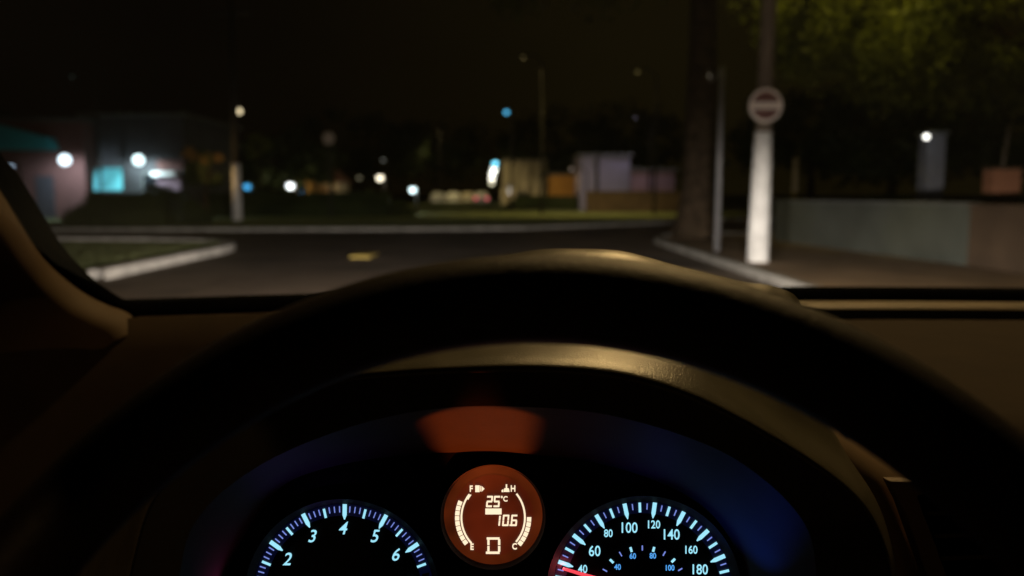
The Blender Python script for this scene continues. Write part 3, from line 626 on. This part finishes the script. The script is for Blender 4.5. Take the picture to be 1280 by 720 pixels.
def house(px0, px1, pytop, y, depth, m, label, windows=(), door=None, roof='slab', lit=None, cat='building', kind='house'):
    x0, x1 = hx(px0, y), hx(px1, y); zt = Y(0, pytop, y).z; t = thing(kind, ((x0+x1)/2, y, 0), label, cat)
    MB().box((x0, y, 0), (x1, y+depth, zt)).build('wall', m, t)
    if roof == 'slab': slabroof(t, x0, x1, y, y+depth, zt)
    elif roof == 'hip': hip(t, x0, x1, y, y+depth, zt, 1.4)
    for (wx, wz, ww, wh) in windows: window(t, x0+(x1-x0)*wx, wz, ww, wh, y, lit)
    if door is not None:
        dx = x0+(x1-x0)*door; d = MB().box((dx-.45, y-.05, .02), (dx+.45, y-.012, 2.1)).build('door', 'shutter', t); MB().sphere((dx+.35, y-.08, 1.05), .04, 8, 6).build('handle', 'steel', d)
    return t, x0, x1, zt
# left shops
t, x0, x1, zt = house(-170, 112, 152, 40, 9, 'redwall', 'reddish shop under a teal fascia at the far left', ((.25, 1.2, 1.5, 1.3), (.55, 1.2, 1.5, 1.3)), .82, kind='shop')
a1 = Y(-120, 150, 39.2); b1 = Y(-120, 186, 39.2); c1 = Y(64, 187, 39.2); d1 = Y(58, 172, 39.2); e1 = Y(0, 156, 39.2)
MB().prism([b1, c1, d1, e1, a1], (0, 0, 0), (0, .75, 0)).build('fascia', 'teal', t)
t, x0, x1, zt = house(114, 236, 146, 41, 8, 'greyrender', 'grey shop with a cyan awning under a bright lamp', ((.72, 1.3, 1.6, 1.0),), None, kind='shop')
c0 = Y(117, 211, 40.9); c1 = Y(152, 211, 40.9); c2 = Y(153, 238, 39.9); c3 = Y(117, 238, 39.9)
MB().prism([c0, c1, c2, c3], (0, 0, 0), (0, .03, .05)).build('awning', 'cyan', t)
c0 = Y(193, 215, 40.9); c1 = Y(222, 220, 40.9); MB().box((c0.x, 40.55, c1.z), (c1.x, 40.99, c0.z)).build('ledge', 'white', t)
c0 = Y(196, 221, 40.9); c1 = Y(226, 238, 40.9); MB().box((c0.x, 40.85, c1.z), (c1.x, 40.99, c0.z)).build('shutter', 'pink', t)
c0 = Y(196, 200, 40.9); c1 = Y(230, 213, 40.9); MB().box((c0.x, 40.85, c1.z), (c1.x, 40.99, c0.z)).build('sign_board', 'redwall', t)
def walllamp(px, py, y, r, label, e, col, s=9):
    c = Y(px, py, y); t = thing('wall_lamp', (c.x, c.y, c.z), label, 'lamp', 'lamps on the shop fronts')
    s = 3.2
    MB().tube([(c.x, c.y+.75, c.z+.25), (c.x, c.y+.35, c.z+.4), (c.x, c.y, c.z+r+.02)], .025, 8).build('bracket', 'darksteel', t)
    MB().sphere((c.x, c.y, c.z), r, 16, 10).build('globe', emit('shop_globe', col, s), t, smooth=True)
    light('SPOT', (c.x, c.y-.1, c.z-r-.03), e, col, 'shop_light', (c.x, c.y+2.2, 0), math.radians(172), .5, r=.1)
walllamp(81, 200, 38.7, .26, 'brilliant bluish globe lamp under the teal fascia', 330, (.72, .88, 1))
walllamp(173, 200, 40.1, .25, 'brilliant white globe lamp right of the cyan awning', 330, (.72, .95, 1))
light('POINT', Y(135, 232, 39.3), 1, (.3, .95, 1), 'awning_light', r=.05) if False else None
c0 = G(300, 275)
tag(MB().sphere(Y(187, 233, 38), .16, 12, 8, (1, .8, 1.2)).build('lantern_ball', mat('pale_ball', (.4, .42, .45)), None, smooth=True), 'small pale lantern hanging before the grey shop', 'lantern')  # pale unlit ball standing in for a small grey light
# centre-left small houses
house(366, 392, 224, 62, 5, 'ochre', 'small ochre house lit by the white lamp', ((.5, 1.1, .7, .9),), roof='hip')
t, *_ = house(402, 424, 228, 70, 5, 'cream', 'small cream house between the ochre one and the cream lamp', ((.3, 1.0, .5, .8), (.7, 1.0, .5, .8)), roof='hip')
light('POINT', Y(411, 228, 67.5), 60, (1, .75, .45), 'facade_fill', r=.1)  # added fill without a fixture, brightening the cream house
# centre: columned building
t, x0, x1, zt = house(628, 684, 200, 98, 10, 'cream', 'wide cream building with pale columns right of the bright lamps', ((.2, 1.2, 1.0, 1.2),), .5)
for px, pyt in ((629, 236), (641, 232), (656, 206), (669, 226), (677, 224)):
    w = .55; x = hx(px, 96); zc = Y(0, pyt, 96).z; MB().box((x-w/2, 95.5, 0), (x+w/2, 96.1, zc)).build('column', 'cream', t, bevel=.04)
for px in (632, 652, 674): light('POINT', Y(px, 243, 93), 32, (1, .78, .45), 'facade_fill', r=.1)  # added fills without fixtures, washing the columns
# ochre wall house, lavender house, annex, front wall
house(686, 730, 219, 66, 6, 'ochre', 'ochre walled house left of the lavender one')
t, x0, x1, zt = house(725, 786, 195, 60, 7, 'lavender', 'pale lavender house with a dark drainpipe', ())
MB().tube([(hx(745, 60), 59.9, 0), (hx(745, 60), 59.9, zt-.1)], .12, 8).build('drainpipe', 'darksteel', t)
house(787, 842, 213, 60.4, 6, 'pink', 'low pinkish annex right of the lavender house', ())
q = MB(); t = thing('garden_wall', (hx(785, 55), 55, 0), 'low brown garden wall in front of the lavender house', 'wall')
MB().box((hx(732, 55), 55, 0), (hx(850, 55), 55.2, 1.35)).build('wall_face', 'wallbrown', t); MB().box((hx(731, 55), 54.95, 1.35), (hx(851, 55), 55.25, 1.43)).build('coping', 'wallbrown', t)
light('POINT', Y(752, 214, 57), 26, (.75, .7, 1), 'facade_fill', r=.1)  # added fill without a fixture, brightening the lavender front
light('POINT', Y(708, 228, 63), 38, (1, .65, .3), 'facade_fill', r=.1)  # added fill without a fixture, brightening the ochre front

# right: pillar with lamp, faint post, brick meter box with mast
c = Y(1172, 168, 19.5); t = thing('gate_pillar', (c.x, c.y, 0), 'tall grey square pillar behind the low wall at right', 'pillar')
MB().box((c.x-.22, c.y, 0), (c.x+.22, c.y+.44, c.z)).build('pillar_shaft', mat('pillar_render', (.15, .155, .18), .9, .2), t, bevel=.01)
MB().box((c.x-.27, c.y-.05, c.z), (c.x+.27, c.y+.49, c.z+.08)).build('pillar_cap', 'coping', t, bevel=.01)
c = Y(1158, 171, 19.1); t = thing('pillar_lamp', (c.x, c.y, c.z), 'small bright white lamp fixed on the grey pillar', 'lamp')
MB().tube([(c.x, c.y, c.z+.09), (c.x+.03, c.y+.3, c.z+.13), (c.x+.2, c.y+.5, c.z+.10)], .015, 8).build('bracket', 'darksteel', t)
MB().sphere(c, .06, 14, 10).build('globe', emit('pillar_globe', (1, .97, .9), 4), t, smooth=True)
light('POINT', (c.x+.02, c.y-.15, c.z-.1), 1.6, (.9, .95, 1), 'pillar_light', r=.05)
c = Y(995, 197, 24); tag(MB().tube([(c.x, c.y, 0), (c.x, c.y, c.z)], [.10, .08], 12).build('post', 'concrete', smooth=True), 'faint short post behind the low wall right of the white pole', 'post')
c = Y(1259, 226, 15.5); t = thing('meter_box', (c.x, c.y, 0), 'square brick meter box with a thin mast above the wall at far right', 'meter box')
MB().box((c.x-.27, c.y, 1.22), (c.x+.27, c.y+.35, 1.22+.46)).build('brick_body', 'brick', t, bevel=.01)
MB().box((c.x-.12, c.y+.08, 0), (c.x+.12, c.y+.28, 1.22)).build('plinth', 'wallbrown', t)
MB().box((c.x-.3, c.y-.03, 1.68), (c.x+.3, c.y+.38, 1.72)).build('box_cap', 'wallbrown', t, bevel=.008)
MB().tube([(c.x-.03, c.y+.12, 1.72), (c.x-.01, c.y+.12, 2.0), (c.x+.04, c.y+.12, 2.5)], .028, 10).build('mast', 'concrete', t, smooth=True)

# parked cars far ahead
def make_car(x, y, m, label, red=0):
    t = thing('parked_car', (x, y, 0), label, 'car', 'cars parked side by side beyond the square')
    prof = [(-.85,.35),(-.86,.62),(-.84,.86),(-.74,.95),(-.64,1.36),(-.50,1.46),(.50,1.46),(.64,1.36),(.74,.95),(.84,.86),(.86,.62),(.85,.35)]
    lens = [(0, 1.0), (4.1, 1.0)]
    MB().prism([Vector((x+a, y, b)) for a, b in [(-.84,.3),(-.86,.62),(-.84,.86),(-.78,.93),(.78,.93),(.84,.86),(.86,.62),(.84,.3)]], (0, 0, 0), (0, 4.1, 0)).build('body', m, t, bevel=.06)
    MB().add([(x-.76,y+.15,.93),(x+.76,y+.15,.93),(x+.76,y+3.1,.93),(x-.76,y+3.1,.93),(x-.56,y+.6,1.46),(x+.56,y+.6,1.46),(x+.56,y+2.3,1.46),(x-.56,y+2.3,1.46)], [(3,2,1,0),(4,5,6,7),(0,1,5,4),(1,2,6,5),(2,3,7,6),(3,0,4,7)]).build('cabin', m, t, bevel=.05)
    MB().add([(x-.60,y+.225,1.02),(x+.60,y+.225,1.02),(x+.50,y+.54,1.38),(x-.50,y+.54,1.38)], [(0,1,2,3)]).build('rear_window', 'glass', t, solid=.01)
    for s in (-1, 1):
        MB().box((x+s*.62-.13, y-.03, .68), (x+s*.62+.13, y-.005, .84)).build('tail_light', emit('tail_glow', (1, .10, .16), 2.5 if red else .03), t)
        for yy in (.8, 3.2): MB().tube([(x+s*.86, y+yy, .31), (x+s*.66, y+yy, .31)], .31, 16).build('wheel', 'tyre', t)
    MB().box((x-.25, y-.02, .48), (x+.25, y-.004, .6)).build('number_plate', 'white', t)
    return t
pal = [mat('silver_paint', (.45, .44, .40), .4, .5, metal=.3), mat('white_car_paint', (.6, .58, .5), .4, .5), mat('beige_paint', (.42, .36, .24), .4, .5)]
for i, (px, m, lb) in enumerate(((547, 0, 'silver parked car, leftmost of the pale cars beyond the square'), (566, 1, 'white parked car second in the row beyond the square'), (584, 2, 'beige parked car left of the car with red tail lights'))):
    make_car(hx(px, 98), 98, pal[i], lb)
make_car(hx(602, 92), 92, pal[0], 'car with glowing red tail lights left of the central lamps', 1)
make_car(hx(653, 88), 88, pal[1], 'pale car low before the columned building')
light('SPOT', Y(560, 150, 92), 2500, (1, .8, .4), 'square_lamp_light', Y(575, 250, 96), math.radians(120), 1, r=.1)  # spot below the tall lamp head, aimed at the parked cars
c = Y(560, 150, 92); t = thing('street_lamp', (c.x, c.y, 0), 'tall lamp without a lens, its spot aimed at the pale parked cars', 'street lamp', 'shielded street lamps over the square')
MB().tube([(c.x-1, c.y, 0), (c.x-1, c.y, c.z), (c.x-.4, c.y, c.z+.25), (c.x, c.y, c.z+.25)], .06, 8).build('mast', 'darksteel', t); MB().sphere((c.x, c.y, c.z+.2), .3, 12, 6, (1.2, 1, .35)).build('lamp_head', 'darksteel', t)

# ------------------------------------------------------------------ lights
for hx_, hy, hz in HL:
    o = light('SPOT', (hx_, hy+.02, hz), 5600, (1, .88, .76), 'headlight_beam', (hx_+.3, 30, .64), math.radians(100), 1, r=.04)
    o.data.use_nodes = True; ln = o.data.node_tree; em = ln.nodes['Emission']        # low beam: dips above the cut-off
    tc = ln.nodes.new('ShaderNodeTexCoord'); sp = ln.nodes.new('ShaderNodeSeparateXYZ'); ln.links.new(tc.outputs['Normal'], sp.inputs[0])
    ab = ln.nodes.new('ShaderNodeMath'); ab.operation = 'ABSOLUTE'; ln.links.new(sp.outputs['Z'], ab.inputs[0])
    dv = ln.nodes.new('ShaderNodeMath'); dv.operation = 'DIVIDE'; ln.links.new(sp.outputs['Y'], dv.inputs[0]); ln.links.new(ab.outputs[0], dv.inputs[1])
    rp = ln.nodes.new('ShaderNodeMapRange'); rp.inputs['From Min'].default_value = -.12; rp.inputs['From Max'].default_value = .20
    rp.inputs['To Min'].default_value = 1; rp.inputs['To Max'].default_value = .035; rp.interpolation_type = 'SMOOTHSTEP'
    ln.links.new(dv.outputs[0], rp.inputs['Value']); ln.links.new(rp.outputs[0], em.inputs['Strength'])
light('SPOT', lampp+Vector((0, 0, -.08)), 2100, (1, .78, .14), 'sodium_light', (9.5, 15.3, 5.6), math.radians(95), 1, r=.12)
light('SPOT', lamp2+Vector((0, 0, -.09)), 950, (1, .65, .26), 'sodium_light', (.8, 3.6, 0), math.radians(150), 1, r=.10)
t = thing('street_lamp', (-5.6, -7, 0), 'unseen lamp added behind the car on the left to light the fascia', 'street lamp')
MB().tube([(-5.6, -7, 0), (-5.6, -7, 6.6), (-5.2, -7, 7.0), (-3.2, -7, 7.1)], [.09, .07, .05, .04], 12).build('mast', 'steel', t, smooth=True)
MB().sphere((-3.1, -7, 7.0), .24, 14, 8, (1.4, .8, .35)).build('lamp_head', 'steel', t, smooth=True)
light('SPOT', (-3.1, -7, 6.88), 230, (1, .60, .25), 'rear_fill_light', (.5, 1.5, 0), math.radians(150), 1, r=.10)  # added from behind to brighten the driver-facing fascia
# added unseen lights standing in for the dials' glow on the hood lining
o = light('SPOT', L2(603, 880, .055), 1.5, (1, .125, .016), 'display_reflection_spot', P(603, 556, .435), math.radians(30), .3)
o.data.use_nodes = True; ln = o.data.node_tree; em = ln.nodes['Emission']        # added spot, trimmed sideways into the display's reflection on the lining
tc = ln.nodes.new('ShaderNodeTexCoord'); sp = ln.nodes.new('ShaderNodeSeparateXYZ'); ln.links.new(tc.outputs['Normal'], sp.inputs[0])
dv = ln.nodes.new('ShaderNodeMath'); dv.operation = 'DIVIDE'; ln.links.new(sp.outputs['X'], dv.inputs[0]); ln.links.new(sp.outputs['Z'], dv.inputs[1])
ab = ln.nodes.new('ShaderNodeMath'); ab.operation = 'ABSOLUTE'; ln.links.new(dv.outputs[0], ab.inputs[0])
rp = ln.nodes.new('ShaderNodeMapRange'); rp.inputs['From Min'].default_value = .11; rp.inputs['From Max'].default_value = .22
rp.inputs['To Min'].default_value = 1; rp.inputs['To Max'].default_value = 0; rp.interpolation_type = 'SMOOTHSTEP'
ln.links.new(ab.outputs[0], rp.inputs['Value']); ln.links.new(rp.outputs[0], em.inputs['Strength'])
light('SPOT', L2(900, 720, .03), .026, (.03, .12, 1), 'speedometer_glow_spot', P(940, 620, .44), math.radians(105), 1)
light('SPOT', L2(800, 660, .02), .006, (.10, .10, 1), 'speedometer_glow_spot', P(800, 560, .44), math.radians(100), 1)
light('SPOT', L2(400, 680, .022), .010, (.30, .12, .9), 'tachometer_glow_spot', P(390, 590, .44), math.radians(105), 1)
light('POINT', L2(704, 708, .006), .003, (1, .1, .12), 'needle_light')
light('SPOT', L2(300, 735, .02), .006, (1, .08, .35), 'lining_pink_spot', P(255, 690, .44), math.radians(100), 1)  # added pink spot tinting the lower left lining, no indicator there

# ------------------------------------------------------------------ world
w = bpy.data.worlds.new('World'); S.world = w; w.use_nodes = True; nt = w.node_tree; bg = nt.nodes['Background']
tc = nt.nodes.new('ShaderNodeTexCoord'); sp = nt.nodes.new('ShaderNodeSeparateXYZ'); nt.links.new(tc.outputs['Generated'], sp.inputs[0])
rp = nt.nodes.new('ShaderNodeValToRGB'); nt.links.new(sp.outputs['X'], rp.inputs[0]); rp.color_ramp.interpolation = 'EASE'      # glow of the town, fading to the left
mp = nt.nodes.new('ShaderNodeMapRange'); mp.inputs['From Min'].default_value = -.42; mp.inputs['From Max'].default_value = .2; nt.links.new(sp.outputs['X'], mp.inputs['Value']); nt.links.new(mp.outputs[0], rp.inputs[0])
rp.color_ramp.elements[0].color = (.0008, .0004, .0002, 1); rp.color_ramp.elements[1].color = (.0047, .0033, .0007, 1)
nt.links.new(rp.outputs[0], bg.inputs['Color']); bg.inputs['Strength'].default_value = 1.0

S.view_settings.view_transform = 'Standard'; S.view_settings.look = 'None'; S.view_settings.exposure = 0; S.view_settings.gamma = 1
for o in bpy.data.objects:
    if '_o' in o: del o['_o']
